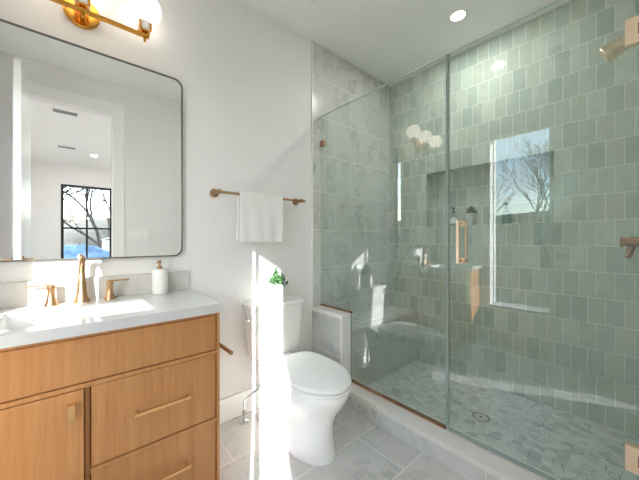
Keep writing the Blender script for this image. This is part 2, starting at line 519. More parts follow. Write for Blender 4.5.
def window(name, axis, a0, a1, z0, z1, p0, p1, fmat, fw, muntins_v=(), muntins_h=(), mw=0.02, casing=None):
    """axis 'x': the window lies in a plane of constant x between p0 and p1"""
    def bx(bm, u0, u1, w0, w1, q0, q1):
        if axis == 'x': box(bm, q0, q1, u0, u1, w0, w1)
        else: box(bm, u0, u1, q0, q1, w0, w1)
    bm = bmesh.new()
    bx(bm, a0, a0 + fw, z0, z1, p0, p1); bx(bm, a1 - fw, a1, z0, z1, p0, p1)
    bx(bm, a0 + fw, a1 - fw, z0, z0 + fw, p0, p1); bx(bm, a0 + fw, a1 - fw, z1 - fw, z1, p0, p1)
    c = (p0 + p1) / 2
    o = struct(name, bm, fmat)
    bm = bmesh.new()
    for v in muntins_v: bx(bm, v - mw / 2, v + mw / 2, z0 + fw, z1 - fw, c - 0.012, c + 0.012)
    for h in muntins_h: bx(bm, a0 + fw, a1 - fw, h - mw / 2, h + mw / 2, c - 0.0115, c + 0.0115)
    if muntins_v or muntins_h: link('glazing_bar', bm, fmat, o)
    else: bm.free()
    bm = bmesh.new()
    bx(bm, a0 + fw * 0.7, a1 - fw * 0.7, z0 + fw * 0.7, z1 - fw * 0.7, c - 0.003, c + 0.003)
    link('window_pane', bm, M['pane'], o)
    return o

window('window_1', 'x', WD0, WD1, WDZ0, WDZ1, XD - 0.138, XD - 0.095, M['trim'], 0.012, (), (), 0.02)
window('window_2', 'y', -0.13, 0.73, 0.45, 2.30, BY0 - 0.07, BY0 - 0.02, M['black'], 0.045, (0.29,), (1.39,), 0.035)
window('window_3', 'x', SY0 - 0.02, SY1 + 0.02, SZ0 - 0.02, SZ1 + 0.02, BX0 - 0.09, BX0 - 0.05, M['black'], 0.022, (-1.165,), (), 0.022)  # out of view, added to let the sun streak in; bar splits the streak

# bedroom seen through the doorway in the mirror
struct('floor_bedroom', B(BX0 - 0.09, BX1 + 0.1, BY0 - 0.1, YC - 0.12, -0.12, 0), M['bedfloor'])
struct('ceiling_bedroom', B(BX0 - 0.09, BX1 + 0.1, BY0 - 0.1, YC - 0.12, ZC, ZC + 0.12), M['ceil'])
struct('wall_bedroom_far', boxes((BX0 - 0.09, -0.13, BY0 - 0.1, BY0, 0, ZC), (0.73, 1.0, BY0 - 0.1, BY0, 0, ZC), (2.2, BX1, BY0 - 0.1, BY0, 0, ZC),
                                 (-0.13, 0.73, BY0 - 0.1, BY0, 0, 0.45), (-0.13, 0.73, BY0 - 0.1, BY0, 2.30, ZC),
                                 (1.0, 2.2, BY0 - 0.1, BY0, 0, 0.45), (1.0, 2.2, BY0 - 0.1, BY0, 2.30, ZC)), M['paint'])
window('window_4', 'y', 1.0, 2.2, 0.45, 2.30, BY0 - 0.07, BY0 - 0.02, M['black'], 0.045, (1.6,), (1.39,), 0.035)
struct('wall_bedroom_left', boxes((BX0 - 0.09, BX0, BY0, SY0 - 0.02, 0, ZC), (BX0 - 0.09, BX0, SY1 + 0.02, YC - 0.12, 0, ZC),
                                  (BX0 - 0.09, BX0, SY0 - 0.02, SY1 + 0.02, 0, SZ0 - 0.02), (BX0 - 0.09, BX0, SY0 - 0.02, SY1 + 0.02, SZ1 + 0.02, ZC)), M['paint'])
struct('wall_bedroom_right', B(BX1, BX1 + 0.1, BY0 - 0.1, YC - 0.12, 0, ZC), M['paint'])
struct('wall_bedroom_near', B(XB, BX1, YC - 0.12, YC, 0, ZC), M['paint'])

# shower: curb, half wall, bench
struct('shower_curb', B(1.432, 1.575, YC, 1.44, 0, 0.09), M['curbmarble'])
struct('trim_4', B(1.422, 1.583, YC, 1.436, 0.089, 0.119), M['slab'], bevel=0.003)
struct('half_wall', B(1.452, 1.555, 1.437, YA - 0.009, 0, 0.585), M['wallmarble'])
struct('trim_5', boxes((1.444, 1.560, 1.424, YA - 0.009, 0.584, 0.612), (1.444, 1.560, 1.424, 1.438, 0.118, 0.585)), M['slab'], bevel=0.002)
struct('shower_bench', B(1.554, XB + 0.002, 1.445, YA - 0.009, 0, 0.448), M['wallmarble'])
struct('trim_6', B(1.556, XB + 0.002, 1.434, YA - 0.009, 0.447, 0.477), M['wallmarble'], bevel=0.003)

# outdoors
bm = bmesh.new()
n = 40
vv = []
for i in range(n + 1):
    row = []
    for j in range(n + 1):
        x = -70 + 110 * i / n; y = -70 + 110 * j / n
        d = max(0, max(-x - 18, -y - 22))
        row.append(bm.verts.new((x, y, -0.6 + min(d, 22) * 0.22 + (0.5 * math.sin(x * 0.3 + y * 0.17) if d > 2 else 0))))
    vv.append(row)
for i in range(n):
    for j in range(n): bm.faces.new((vv[i][j], vv[i + 1][j], vv[i + 1][j + 1], vv[i][j + 1]))
g = struct('ground', bm, M['ground'])

def tree(x, y, z, h, seed, label, lean=0.0, spread=0.6, levels=5):
    rnd = random.Random(seed)
    bm = bmesh.new()
    def grow(p, d, L, r, lv):
        pts = [p]; q = p.copy(); dd = d.copy()
        k = 3 if lv > 1 else 2
        for i in range(k):
            dd = (dd + Vector((rnd.uniform(-1, 1), rnd.uniform(-1, 1), rnd.uniform(-0.4, 0.7))) * 0.22).normalized()
            q = q + dd * (L / k); pts.append(q.copy())
        rr = [max(0.006, r * (1 - 0.4 * i / k)) for i in range(k + 1)]
        tube(bm, pts, rr, seg=6 if lv >= levels - 1 else 3)
        if lv <= 0: return
        nb = rnd.randint(3, 4)
        for i in range(nb):
            a = rnd.uniform(0, 2 * PI); t = rnd.uniform(0.35, 1.0) if i else 1.0
            idx = min(k - 1, int(t * k)); base = pts[idx].lerp(pts[idx + 1], t * k - idx)
            nd = (dd + Vector((math.cos(a), math.sin(a), rnd.uniform(-0.1, 0.6))) * spread * rnd.uniform(0.7, 1.3)).normalized()
            grow(base, nd, L * rnd.uniform(0.58, 0.78), max(0.006, r * rnd.uniform(0.45, 0.62)), lv - 1)
    grow(Vector((x, y, z)), Vector((lean, 0, 1)).normalized(), h * 0.34, h * 0.011, levels)
    return tag(link('bare_tree', bm, M['bark'], origin=(x, y, z)), label, 'tree', 'bare trees outside')

# ------------------------------------------------------------------ vanity
VX0, VX1, VY, VZ = -0.435, 0.507, 1.262, 0.822
CZ = 0.86
van = thing('vanity_cabinet', 'oak vanity cabinet with two drawers and a door under the white counter', 'cabinet', ((VX0 + VX1) / 2, 1.5, 0))
link('carcass', boxes((VX0, VX0 + 0.018, VY + 0.024, YA - 0.02, 0.0, VZ), (VX1 - 0.018, VX1, VY + 0.024, YA - 0.02, 0.0, VZ),
                      (VX0 + 0.018, VX1 - 0.018, YA - 0.038, YA - 0.02, 0.0, VZ), (VX0 + 0.018, VX1 - 0.018, VY + 0.024, YA - 0.038, 0.05, 0.068)), M['oak'], van)
link('face_frame', boxes((VX0, VX0 + 0.013, VY, VY + 0.025, 0, VZ), (VX1 - 0.013, VX1, VY, VY + 0.025, 0, VZ),
                         (VX0 + 0.013, VX1 - 0.013, VY, VY + 0.025, VZ - 0.013, VZ),
                         (VX0 + 0.013, VX1 - 0.013, VY, VY + 0.025, 0.638, 0.652),
                         (0.055, VX1 - 0.013, VY, VY + 0.025, 0.338, 0.353),
                         (VX0 + 0.013, VX1 - 0.013, VY, VY + 0.025, 0.04, 0.075),
                         (0.0415, 0.0545, VY + 0.019, VY + 0.025, 0.075, 0.638)), M['oak'], van, bevel=0.0012)
GAP = 0.003
def front(name, x0, x1, z0, z1, y=VY + 0.005):
    return link(name, B(x0 + GAP, x1 - GAP, y, VY + 0.0245, z0 + GAP, z1 - GAP), M['oak'], van, bevel=0.002)
front('false_front', VX0 + 0.013, VX1 - 0.013, 0.652, VZ - 0.013)
dr1 = front('drawer_front', 0.0545, VX1 - 0.013, 0.353, 0.638)
dr2 = front('drawer_front', 0.0545, VX1 - 0.013, 0.075, 0.338)
dr3 = front('cabinet_door', VX0 + 0.013, 0.0415, 0.075, 0.638, VY - 0.001)
def bar_pull(parent, x0, x1, z):
    y = VY + 0.005
    bm = bmesh.new()
    box(bm, x0, x1, y - 0.034, y - 0.025, z - 0.0055, z + 0.0055)
    for x in (x0 + 0.012, x1 - 0.012): cyl(bm, (x, y + 0.001, z), (x, y - 0.027, z), 0.0048, seg=14)
    link('handle', bm, M['pull'], parent, bevel=0.001)
bar_pull(dr1, 0.180, 0.377, 0.497)
bar_pull(dr2, 0.180, 0.377, 0.215)
bm = bmesh.new()
box(bm, -0.005, 0.0145, VY - 0.020, VY - 0.001, 0.594, 0.598)
box(bm, -0.005, 0.0145, VY - 0.024, VY - 0.020, 0.550, 0.598)
link('tab_pull', bm, M['pull'], dr3, bevel=0.0008)

HX0, HX1, HY0, HY1 = -0.185, 0.270, 1.310, 1.605
CX0, CX1, CY0 = XD + 0.002, 0.515, 1.244
top = thing('countertop', 'white quartz countertop with low backsplash on the oak vanity', 'countertop', ((CX0 + CX1) / 2, 1.5, VZ))
link('slab', boxes((CX0, HX0, CY0, YA - 0.001, VZ, CZ), (HX1, CX1, CY0, YA - 0.001, VZ, CZ), (HX0, HX1, CY0, HY0, VZ, CZ), (HX0, HX1, HY1, YA - 0.001, VZ, CZ)), M['quartz'], top)
link('backsplash', B(CX0, CX1, YA - 0.021, YA - 0.001, CZ - 0.0005, CZ + 0.103), M['quartz'], top, bevel=0.0015)

# undermount sink
bm = bmesh.new()
def rr(x0, x1, y0, y1, z, r): return [(x, y, z) for x, y in round_rect(x0, x1, y0, y1, r, 5)]
rings(bm, [rr(HX0 - 0.002, HX1 + 0.002, HY0 - 0.002, HY1 + 0.002, CZ - 0.006, 0.012),
           rr(HX0 + 0.003, HX1 - 0.003, HY0 + 0.003, HY1 - 0.003, CZ - 0.006, 0.012),
           rr(HX0 + 0.008, HX1 - 0.008, HY0 + 0.008, HY1 - 0.008, CZ - 0.09, 0.025),
           rr(HX0 + 0.03, HX1 - 0.03, HY0 + 0.03, HY1 - 0.03, CZ - 0.125, 0.04),
           rr(HX0 + 0.19, HX1 - 0.19, HY0 + 0.12, HY1 - 0.12, CZ - 0.13, 0.02)], cap0=False)
sink = thing('sink', 'white rectangular undermount sink set in the quartz countertop', 'sink', (0.042, 1.457, CZ - 0.13))
link('basin', bm, M['porcelain'], sink)
bm = bmesh.new(); lathe(bm, [(0.024, 0), (0.024, 0.003), (0.016, 0.004), (0.014, 0.008), (0.0, 0.009)], (0.042, 1.475, CZ - 0.1305))
link('drain', bm, M['brass'], sink)

# widespread faucet
fau = thing('faucet', 'brass widespread faucet with two lever handles behind the white sink', 'faucet', (0.043, 1.685, CZ))
FX, FY = 0.043, 1.685
bm = bmesh.new()
lathe(bm, [(0.030, 0), (0.030, 0.006), (0.024, 0.022), (0.0185, 0.05), (0.0175, 0.09), (0.0145, 0.092), (0.0140, 0.128), (0.0125, 0.13)], (FX, FY, CZ))
pts = [(FX, FY, CZ + 0.12), (FX, FY, CZ + 0.165)]
for i in range(1, 11):
    a = PI * 0.86 * i / 10
    pts.append((FX, FY - 0.045 + 0.045 * math.cos(a), CZ + 0.165 + 0.036 * math.sin(a)))
pts.append((FX, pts[-1][1] - 0.003, pts[-1][2] - 0.012))
tube(bm, pts, [0.0118] * 5 + [0.0115] * (len(pts) - 5), seg=16)
link('spout', bm, M['brass'], fau)
for s, hx in ((-1, -0.058), (1, 0.146)):
    bm = bmesh.new()
    lathe(bm, [(0.024, 0), (0.024, 0.005), (0.018, 0.016), (0.0135, 0.04), (0.0130, 0.068), (0.0145, 0.070), (0.0145, 0.084), (0.012, 0.086)], (hx, FY, CZ))
    h = link('handle_base', bm, M['brass'], fau)
    bm = bmesh.new()
    x0, x1 = sorted((hx - s * 0.008, hx + s * 0.077))
    box(bm, x0, x1, FY - 0.0085, FY + 0.0085, CZ + 0.083, CZ + 0.091)
    link('lever', bm, M['brass'], h, bevel=0.002)

# soap dispenser
DXc, DYc = 0.36, 1.695
soap = thing('soap_dispenser', 'white ribbed soap dispenser with brass pump on the vanity counter', 'soap dispenser', (DXc, DYc, CZ))
bm = bmesh.new(); lathe(bm, [(0.034, 0), (0.037, 0.002), (0.037, 0.120), (0.034, 0.127), (0.012, 0.128)], (DXc, DYc, CZ), 40)
link('bottle', bm, M['stoneware'], soap)
bm = bmesh.new()
lathe(bm, [(0.014, 0.126), (0.014, 0.138), (0.010, 0.142), (0.005, 0.143), (0.005, 0.160), (0.009, 0.161), (0.009, 0.172), (0.0, 0.173)], (DXc, DYc, CZ), 8)
tube(bm, [(DXc, DYc, CZ + 0.167), (DXc - 0.012, DYc - 0.02, CZ + 0.168), (DXc - 0.020, DYc - 0.036, CZ + 0.160)], 0.0038, 8)
link('pump', bm, M['brass'], soap)

# mirror
MX0, MX1, MZ0, MZ1 = -0.40, 0.484, 1.050, 2.040
mir = thing('wall_mirror', 'large rounded rectangular mirror with thin dark frame above the vanity', 'mirror', ((MX0 + MX1) / 2, YA, MZ0))
outer = round_rect(MX0, MX1, MZ0, MZ1, 0.045, 10)
inner = round_rect(MX0 + 0.006, MX1 - 0.006, MZ0 + 0.006, MZ1 - 0.006, 0.040, 10)
bm = bmesh.new()
rings(bm, [[(x, YA - 0.002, z) for x, z in outer], [(x, YA - 0.026, z) for x, z in outer], [(x, YA - 0.026, z) for x, z in inner], [(x, YA - 0.002, z) for x, z in inner]], closed=True)
link('frame', bm, M['steel'], mir)
bm = bmesh.new()
rings(bm, [[(x, YA - 0.003, z) for x, z in inner], [(x, YA - 0.021, z) for x, z in inner]])
link('mirror_glass', bm, M['mirror'], mir, smooth=False)

# vanity light
LZ, LY = 2.165, 1.665
vl = thing('vanity_light', 'brass bar light with three lit opal globes above the mirror', 'wall light', (0.045, YA, 2.12))
bm = bmesh.new(); lathe(bm, [(0.068, 0), (0.068, 0.016), (0.064, 0.020), (0.0, 0.020)], (0.045, YA - 0.0005, 2.205), 48, (0, -1, 0))
link('backplate', bm, M['gold'], vl)
bm = bmesh.new(); cyl(bm, (0.045, YA - 0.018, 2.18), (0.045, LY, LZ + 0.004), 0.010)
link('arm', bm, M['gold'], vl)
link('bar', B(-0.215, 0.305, LY - 0.010, LY + 0.010, LZ - 0.008, LZ + 0.006), M['gold'], vl, bevel=0.001)
for gx in (-0.196, 0.045, 0.286):
    bm = bmesh.new()
    cyl(bm, (gx, LY, LZ - 0.030), (gx, LY, LZ + 0.02), 0.006)
    lathe(bm, [(0.008, 0.0), (0.022, 0.006), (0.022, 0.012), (0.0, 0.013)], (gx, LY, LZ + 0.012))
    for k in range(4):
        a = PI / 4 + k * PI / 2
        c, s_ = math.cos(a), math.sin(a)
        tube(bm, [(gx + 0.016 * c, LY + 0.016 * s_, LZ + 0.018), (gx + 0.032 * c, LY + 0.032 * s_, LZ + 0.022), (gx + 0.034 * c, LY + 0.034 * s_, LZ + 0.058)], 0.0048, 8)
    hd = link('globe_holder', bm, M['gold'], vl)
    bm = bmesh.new(); lathe(bm, [(0.022, 0.0), (0.029, 0.006), (0.029, 0.05), (0.02, 0.055)], (gx, LY, LZ + 0.022))
    link('globe_neck', bm, M['opal'], hd)
    bm = bmesh.new(); sphere(bm, (gx, LY, LZ + 0.132), 0.074)
    link('globe', bm, M['globe'], hd)

# towel bar and towel
BZ, BY_ = 1.428, 1.690
tb = thing('towel_bar', 'brass towel bar on the white wall above the toilet', 'towel bar', (0.98, YA, BZ))
bm = bmesh.new(); cyl(bm, (0.645, BY_, BZ), (1.325, BY_, BZ), 0.0085)
link('bar', bm, M['brass'], tb)
for px in (0.672, 1.288):
    bm = bmesh.new()
    lathe(bm, [(0.027, 0), (0.027, 0.007), (0.024, 0.010), (0.011, 0.011), (0.0105, 0.068), (0.0145, 0.069), (0.0145, 0.082), (0.0, 0.083)], (px, YA - 0.0005, BZ), 28, (0, -1, 0))
    link('post', bm, M['brass'], tb)
bm = bmesh.new()
x0, x1, nx = 0.800, 1.118, 28
prof = []
R = 0.0155
for i in range(13): prof.append((BY_ - R - 0.004 * math.sin(PI * i / 12), 1.124 + (BZ - 1.124) * i / 12, 1))
for i in range(1, 8):
    a = PI - PI * i / 8
    prof.append((BY_ + R * math.cos(a), BZ + R * math.sin(a), 0))
for i in range(12): prof.append((BY_ + R, BZ - (BZ - 1.136) * i / 11, -1))
grid = []
for i in range(nx + 1):
    t = i / nx; row = []
    for y, z, side in prof:
        k = max(0, min(1, (BZ - z) / 0.3))
        xx = x0 + (x1 - x0) * t + (0.010 if side < 0 else 0) * (-1) * k + 0.004 * math.sin(z * 21) * k
        dy = (0.005 * math.sin(t * 9 + 0.6) + 0.004 * math.sin(t * 21 + z * 8)) * k * (1 if side > 0 else 0.4)
        dz = (0.003 * math.sin(t * 5) if k > 0.9 else 0) - 0.004 * t * (1 - k)
        row.append(bm.verts.new((xx, min(y + dy, YA - 0.012), z + dz)))
    grid.append(row)
for i in range(nx):
    for j in range(len(prof) - 1): bm.faces.new((grid[i][j], grid[i + 1][j], grid[i + 1][j + 1], grid[i][j + 1]))
tag(link('hand_towel', bm, M['towel'], solid=0.010, sub=1), 'white hand towel folded over the brass bar on the wall', 'towel')

# toilet paper holder on the cabinet side
tp = thing('toilet_paper_holder', 'empty brass paper holder bar on the vanity side', 'paper holder', (VX1, 1.40, 0.60))
bm = bmesh.new(); lathe(bm, [(0.022, 0), (0.022, 0.008), (0.010, 0.009), (0.010, 0.062), (0.0, 0.063)], (VX1 - 0.0005, 1.43, 0.616), 24, (1, 0, 0))
link('post', bm, M['brass'], tp)
bm = bmesh.new(); cyl(bm, (VX1 + 0.062, 1.44, 0.616), (VX1 + 0.062, 1.275, 0.616), 0.0095)
link('bar', bm, M['brass'], tp)

# ------------------------------------------------------------------ toilet
TX, TB = 1.050, 1.012          # tank centre, bowl centre
def egg(yf, yb, hw, z, n=40, pb=2.6, split=0.56):
    yc = yf + (yb - yf) * split
    pts = []; z *= 0.94
    for i in range(n):
        a = 2 * PI * i / n
        c, s_ = math.cos(a), math.sin(a)
        if s_ < 0:
            pts.append((TB + hw * c, yc + (yc - yf) * s_, z))
        else:
            k = (abs(c) ** pb + abs(s_) ** pb) ** (-1 / pb)
            pts.append((TB + hw * c * k, yc + (yb - yc) * s_ * k, z))
    return pts
toi = thing('toilet', 'white two piece toilet with closed lid beside the half wall', 'toilet', (TX, 1.38, 0))
bm = bmesh.new()
rings(bm, [egg(1.072, 1.40, 0.120, 0.0, pb=3), egg(1.072, 1.40, 0.120, 0.015, pb=3), egg(1.082, 1.38, 0.110, 0.06, pb=3), egg(1.086, 1.39, 0.106, 0.13),
           egg(1.080, 1.42, 0.109, 0.20), egg(1.052, 1.47, 0.130, 0.26), egg(1.016, 1.52, 0.160, 0.31), egg(0.992, 1.54, 0.180, 0.355),
           egg(0.980, 1.545, 0.180, 0.385), egg(0.981, 1.545, 0.178, 0.398), egg(0.99, 1.54, 0.178, 0.401)])
# foot and trapway running back to the wall
def slot(y0, y1, hw, z): return [(x, y, z * 0.94) for x, y in round_rect(TB - hw, TB + hw, y0, y1, min(hw, 0.05) * 0.95, 6)]
rings(bm, [slot(1.20, 1.66, 0.110, 0.0), slot(1.20, 1.66, 0.110, 0.02), slot(1.22, 1.645, 0.078, 0.045), slot(1.25, 1.64, 0.072, 0.10),
           slot(1.28, 1.65, 0.078, 0.20), slot(1.30, 1.66, 0.085, 0.28), slot(1.30, 1.66, 0.110, 0.35), slot(1.32, 1.66, 0.125, 0.400)])
for s in (-1, 1):
    tube(bm, [(TB + s * 0.085, 1.30, 0.30), (TB + s * 0.092, 1.38, 0.26), (TB + s * 0.090, 1.46, 0.17), (TB + s * 0.085, 1.52, 0.15), (TB + s * 0.080, 1.59, 0.22), (TB + s * 0.07, 1.62, 0.28)], [0.03, 0.036, 0.038, 0.038, 0.034, 0.025], 14)
bowl = link('bowl', bm, M['porcelain'], toi)
bm = bmesh.new()
cyl(bm, (TB - 0.094, 1.44, 0.018), (TB - 0.094, 1.44, 0.040), 0.013, 0.008, 8)
link('bolt_cap', bm, M['plastic'], bowl)
bm = bmesh.new()
rings(bm, [egg(0.980, 1.48, 0.178, 0.403, pb=4), egg(0.975, 1.485, 0.182, 0.407, pb=4), egg(0.975, 1.485, 0.182, 0.419, pb=4), egg(0.982, 1.48, 0.177, 0.422, pb=4)])
link('seat', bm, M['plastic'], toi)
bm = bmesh.new()
rings(bm, [egg(0.982, 1.49, 0.178, 0.4255, pb=4), egg(0.976, 1.493, 0.182, 0.429, pb=4), egg(0.977, 1.493, 0.181, 0.440, pb=4), egg(0.992, 1.485, 0.178, 0.449, pb=4),
           egg(1.06, 1.46, 0.130, 0.454), egg(1.16, 1.40, 0.06, 0.456)])
lid = link('seat_lid', bm, M['plastic'], toi)
for s in (-1, 1):
    bm = bmesh.new()
    cyl(bm, (TB + s * 0.075 - 0.022, 1.502, 0.394), (TB + s * 0.075 + 0.022, 1.502, 0.394), 0.012, seg=16)
    link('hinge', bm, M['plastic'], toi)
bm = bmesh.new()
def rt(hw, y0, y1, z, r=0.03): return [(x, y, z) for x, y in round_rect(TX - hw, TX + hw, y0, y1, r, 6)]
rings(bm, [rt(0.150, 1.625, 1.735, 0.370), rt(0.172, 1.612, 1.742, 0.386), rt(0.182, 1.606, 1.745, 0.45), rt(0.196, 1.598, 1.748, 0.700)])
tank = link('tank', bm, M['porcelain'], toi)
bm = bmesh.new()
rings(bm, [rt(0.200, 1.592, 1.750, 0.6995, 0.032), rt(0.205, 1.586, 1.750, 0.704, 0.034), rt(0.205, 1.586, 1.750, 0.722, 0.034), rt(0.199, 1.592, 1.748, 0.728, 0.03)])
link('tank_lid', bm, M['porcelain'], toi)
bm = bmesh.new()
xs = TX - 0.193
lathe(bm, [(0.015, 0), (0.015, 0.008), (0.011, 0.013), (0.0, 0.014)], (xs + 0.002, 1.685, 0.655), 20, (-1, 0, 0))
tube(bm, [(xs - 0.014, 1.685, 0.655), (xs - 0.018, 1.665, 0.652), (xs - 0.018, 1.632, 0.640)], [0.006, 0.0065, 0.008], 10)
link('flush_lever', bm, M['chrome'], tank)

# water supply
sp = thing('water_supply_line', 'chrome water supply hose curving from the floor to the toilet tank', 'water supply', (0.826, 1.672, 0))
bm = bmesh.new(); lathe(bm, [(0.030, 0), (0.030, 0.004), (0.022, 0.010), (0.010, 0.012)], (0.826, 1.672, 0), 28)
link('escutcheon', bm, M['chrome'], sp)
bm = bmesh.new()
cyl(bm, (0.826, 1.672, 0.008), (0.826, 1.672, 0.065), 0.008)
lathe(bm, [(0.0105, 0.0), (0.0105, 0.026), (0.007, 0.03)], (0.826, 1.672, 0.05), 8)
link('stop_valve', bm, M['chrome'], sp)
def bez(P, n=24):
    out = []
    P = [Vector(p) for p in P]
    for i in range(n + 1):
        t = i / n; q = P
        while len(q) > 1: q = [q[k].lerp(q[k + 1], t) for k in range(len(q) - 1)]
        out.append(q[0])
    return out
bm = bmesh.new(); tube(bm, bez([(0.826, 1.672, 0.078), (0.818, 1.672, 0.22), (0.90, 1.69, 0.08), (1.02, 1.71, 0.14), (1.01, 1.71, 0.28), (0.985, 1.70, 0.33), (0.975, 1.70, 0.374)]), 0.0058, 10)
link('hose', bm, M['chrome'], sp)

# ------------------------------------------------------------------ plants
def leaves(c, rx, rz, n, size, seed, up=0.4):
    rnd = random.Random(seed); bm = bmesh.new(); c = Vector(c)
    for i in range(n):
        a = rnd.uniform(0, 2 * PI); e = rnd.uniform(-0.15, 1.0) * PI / 2
        k = rnd.uniform(0.35, 1.0)
        d = Vector((math.cos(a) * math.cos(e), math.sin(a) * math.cos(e), math.sin(e)))
        p = c + Vector((d.x * rx * k, d.y * rx * k, d.z * rz * k))
        s = size * rnd.uniform(0.7, 1.25)
        f = (d + Vector((rnd.uniform(-.6, .6), rnd.uniform(-.6, .6), rnd.uniform(-.2, .6)))).normalized()
        u, v = frame_of(f)
        ang = rnd.uniform(0, PI); u, v = u * math.cos(ang) + v * math.sin(ang), v * math.cos(ang) - u * math.sin(ang)
        pts = [p - u * s, p - u * s * 0.35 + v * s * 0.5, p + u * s * 0.5 + v * s * 0.42, p + u * s - f * s * 0.25, p + u * s * 0.5 - v * s * 0.42, p - u * s * 0.35 - v * s * 0.5]
        mid = bm.verts.new(p + f * s * 0.18)
        vs = [bm.verts.new(q) for q in pts]
        for q in range(6): bm.faces.new((vs[q], vs[(q + 1) % 6], mid))
    return bm

PX, PY, PZ = 1.070, 1.668, 0.728
pl = thing('potted_plant', 'small bushy green plant in a white pot on the toilet tank', 'plant', (PX, PY, PZ))
bm = bmesh.new(); lathe(bm, [(0.050, 0), (0.054, 0.003), (0.055, 0.112), (0.053, 0.115), (0.048, 0.115), (0.047, 0.095), (0.0, 0.095)], (PX, PY, PZ), 40)
link('pot', bm, M['stoneware'], pl)
bm = bmesh.new(); lathe(bm, [(0.0475, 0.0), (0.0475, 0.006), (0.03, 0.010), (0.0, 0.011)], (PX, PY, PZ + 0.0945), 24)
link('soil', bm, M['soil'], pl)
bm = leaves((PX, PY, PZ + 0.115), 0.072, 0.078, 190, 0.0135, 3)
b2 = leaves((PX - 0.012, PY, PZ + 0.175), 0.026, 0.045, 30, 0.014, 9)
me_ = bpy.data.meshes.new('tmp'); b2.to_mesh(me_); b2.free(); bm.from_mesh(me_); bpy.data.meshes.remove(me_)
for k in range(7):
    a = k * 0.9; tube(bm, [(PX + 0.01 * math.cos(a), PY + 0.01 * math.sin(a), PZ + 0.10), (PX + 0.03 * math.cos(a), PY + 0.03 * math.sin(a), PZ + 0.16)], 0.0022, 5)
link('foliage', bm, M['leaf'], pl)

NXc = XB + 0.048
py_ = 0.985
np_ = thing('potted_plant', 'dark green plant in a pale tapered pot inside the tiled niche', 'plant', (NXc, py_, NZ0))
bm = bmesh.new(); lathe(bm, [(0.034, 0), (0.037, 0.004), (0.047, 0.092), (0.047, 0.098), (0.042, 0.098), (0.041, 0.085), (0.0, 0.085)], (NXc, py_, NZ0), 32)
link('pot', bm, M['concrete'], np_)
bm = bmesh.new(); lathe(bm, [(0.0413, 0), (0.0413, 0.006), (0.0, 0.008)], (NXc, py_, NZ0 + 0.0845), 8)
link('soil', bm, M['soil'], np_)
link('foliage', leaves((NXc, py_ - 0.006, NZ0 + 0.100), 0.044, 0.055, 110, 0.012, 21), M['leafdark'], np_)

def pump_bottle(y, bmat, label, lw):
    t = thing('pump_bottle', label, 'bottle', (NXc, y, NZ0))
    bm = bmesh.new(); lathe(bm, [(0.026, 0), (0.029, 0.003), (0.029, 0.078), (0.024, 0.088), (0.012, 0.094), (0.011, 0.112), (0.0, 0.113)], (NXc, y, NZ0), 28)
    link('bottle', bm, bmat, t)
    if lw:
        bm = bmesh.new(); lathe(bm, [(0.0292, 0.02), (0.0297, 0.0205), (0.0297, 0.0715), (0.0292, 0.072)], (NXc, y, NZ0), 28)
        link('label', bm, M['plastic'], t)
    bm = bmesh.new()
    lathe(bm, [(0.0125, 0.112), (0.0125, 0.128), (0.005, 0.129), (0.005, 0.142), (0.010, 0.143), (0.010, 0.160), (0.0, 0.161)], (NXc, y, NZ0), 8)
    tube(bm, [(NXc, y, NZ0 + 0.154), (NXc - 0.034, y + 0.008, NZ0 + 0.153)], 0.0045, 8)
    link('pump', bm, M['black'], t)
pump_bottle(1.122, M['clear'], 'pale pump bottle with white label at the left of the niche', True)
pump_bottle(0.722, M['greenglass'], 'green glass pump bottle at the right end of the niche', False)

# ------------------------------------------------------------------ shower glass
GX0, GX1, GZ1 = 1.535, 1.545, 2.14
DJ = 0.722
def prism_yz(outline, x0, x1):
    bm = bmesh.new(); rings(bm, [[(x0, y, z) for y, z in outline], [(x1, y, z) for y, z in outline]]); return bm
scr = thing('shower_screen', 'fixed clear glass shower panel notched over the half wall', 'glass panel', (1.54, 1.1, 0.12))
link('glass_panel', prism_yz([(1.7495, 0.616), (1.7495, GZ1), (DJ, GZ1), (DJ, 0.124), (1.420, 0.124), (1.420, 0.616)], GX0, GX1), M['glass'], scr, smooth=False)
for c in ((GX0 - 0.006, GX1 + 0.006, DJ + 0.002, 1.424, 0.119, 0.132), (GX0 - 0.006, GX1 + 0.006, 1.416, 1.7495, 0.612, 0.624)):
    link('channel', B(*c), M['bronze'], scr, bevel=0.001)
link('edge_strip', boxes((GX0 - 0.0008, GX1 + 0.0008, DJ - 0.0005, DJ + 0.004, 0.132, GZ1), (GX0 - 0.0005, GX1 + 0.0005, 1.417, 1.4212, 0.132, 0.612)), M['glassedge'], scr)
link('top_edge', B(GX0 - 0.0005, GX1 + 0.0005, DJ, 1.7495, GZ1 - 0.002, GZ1 + 0.0012), M['glasstop'], scr)
link('wall_clip', boxes((GX0 - 0.010, GX1 + 0.010, 1.706, 1.7495, 1.892, 1.936)), M['brass'], scr, bevel=0.002)

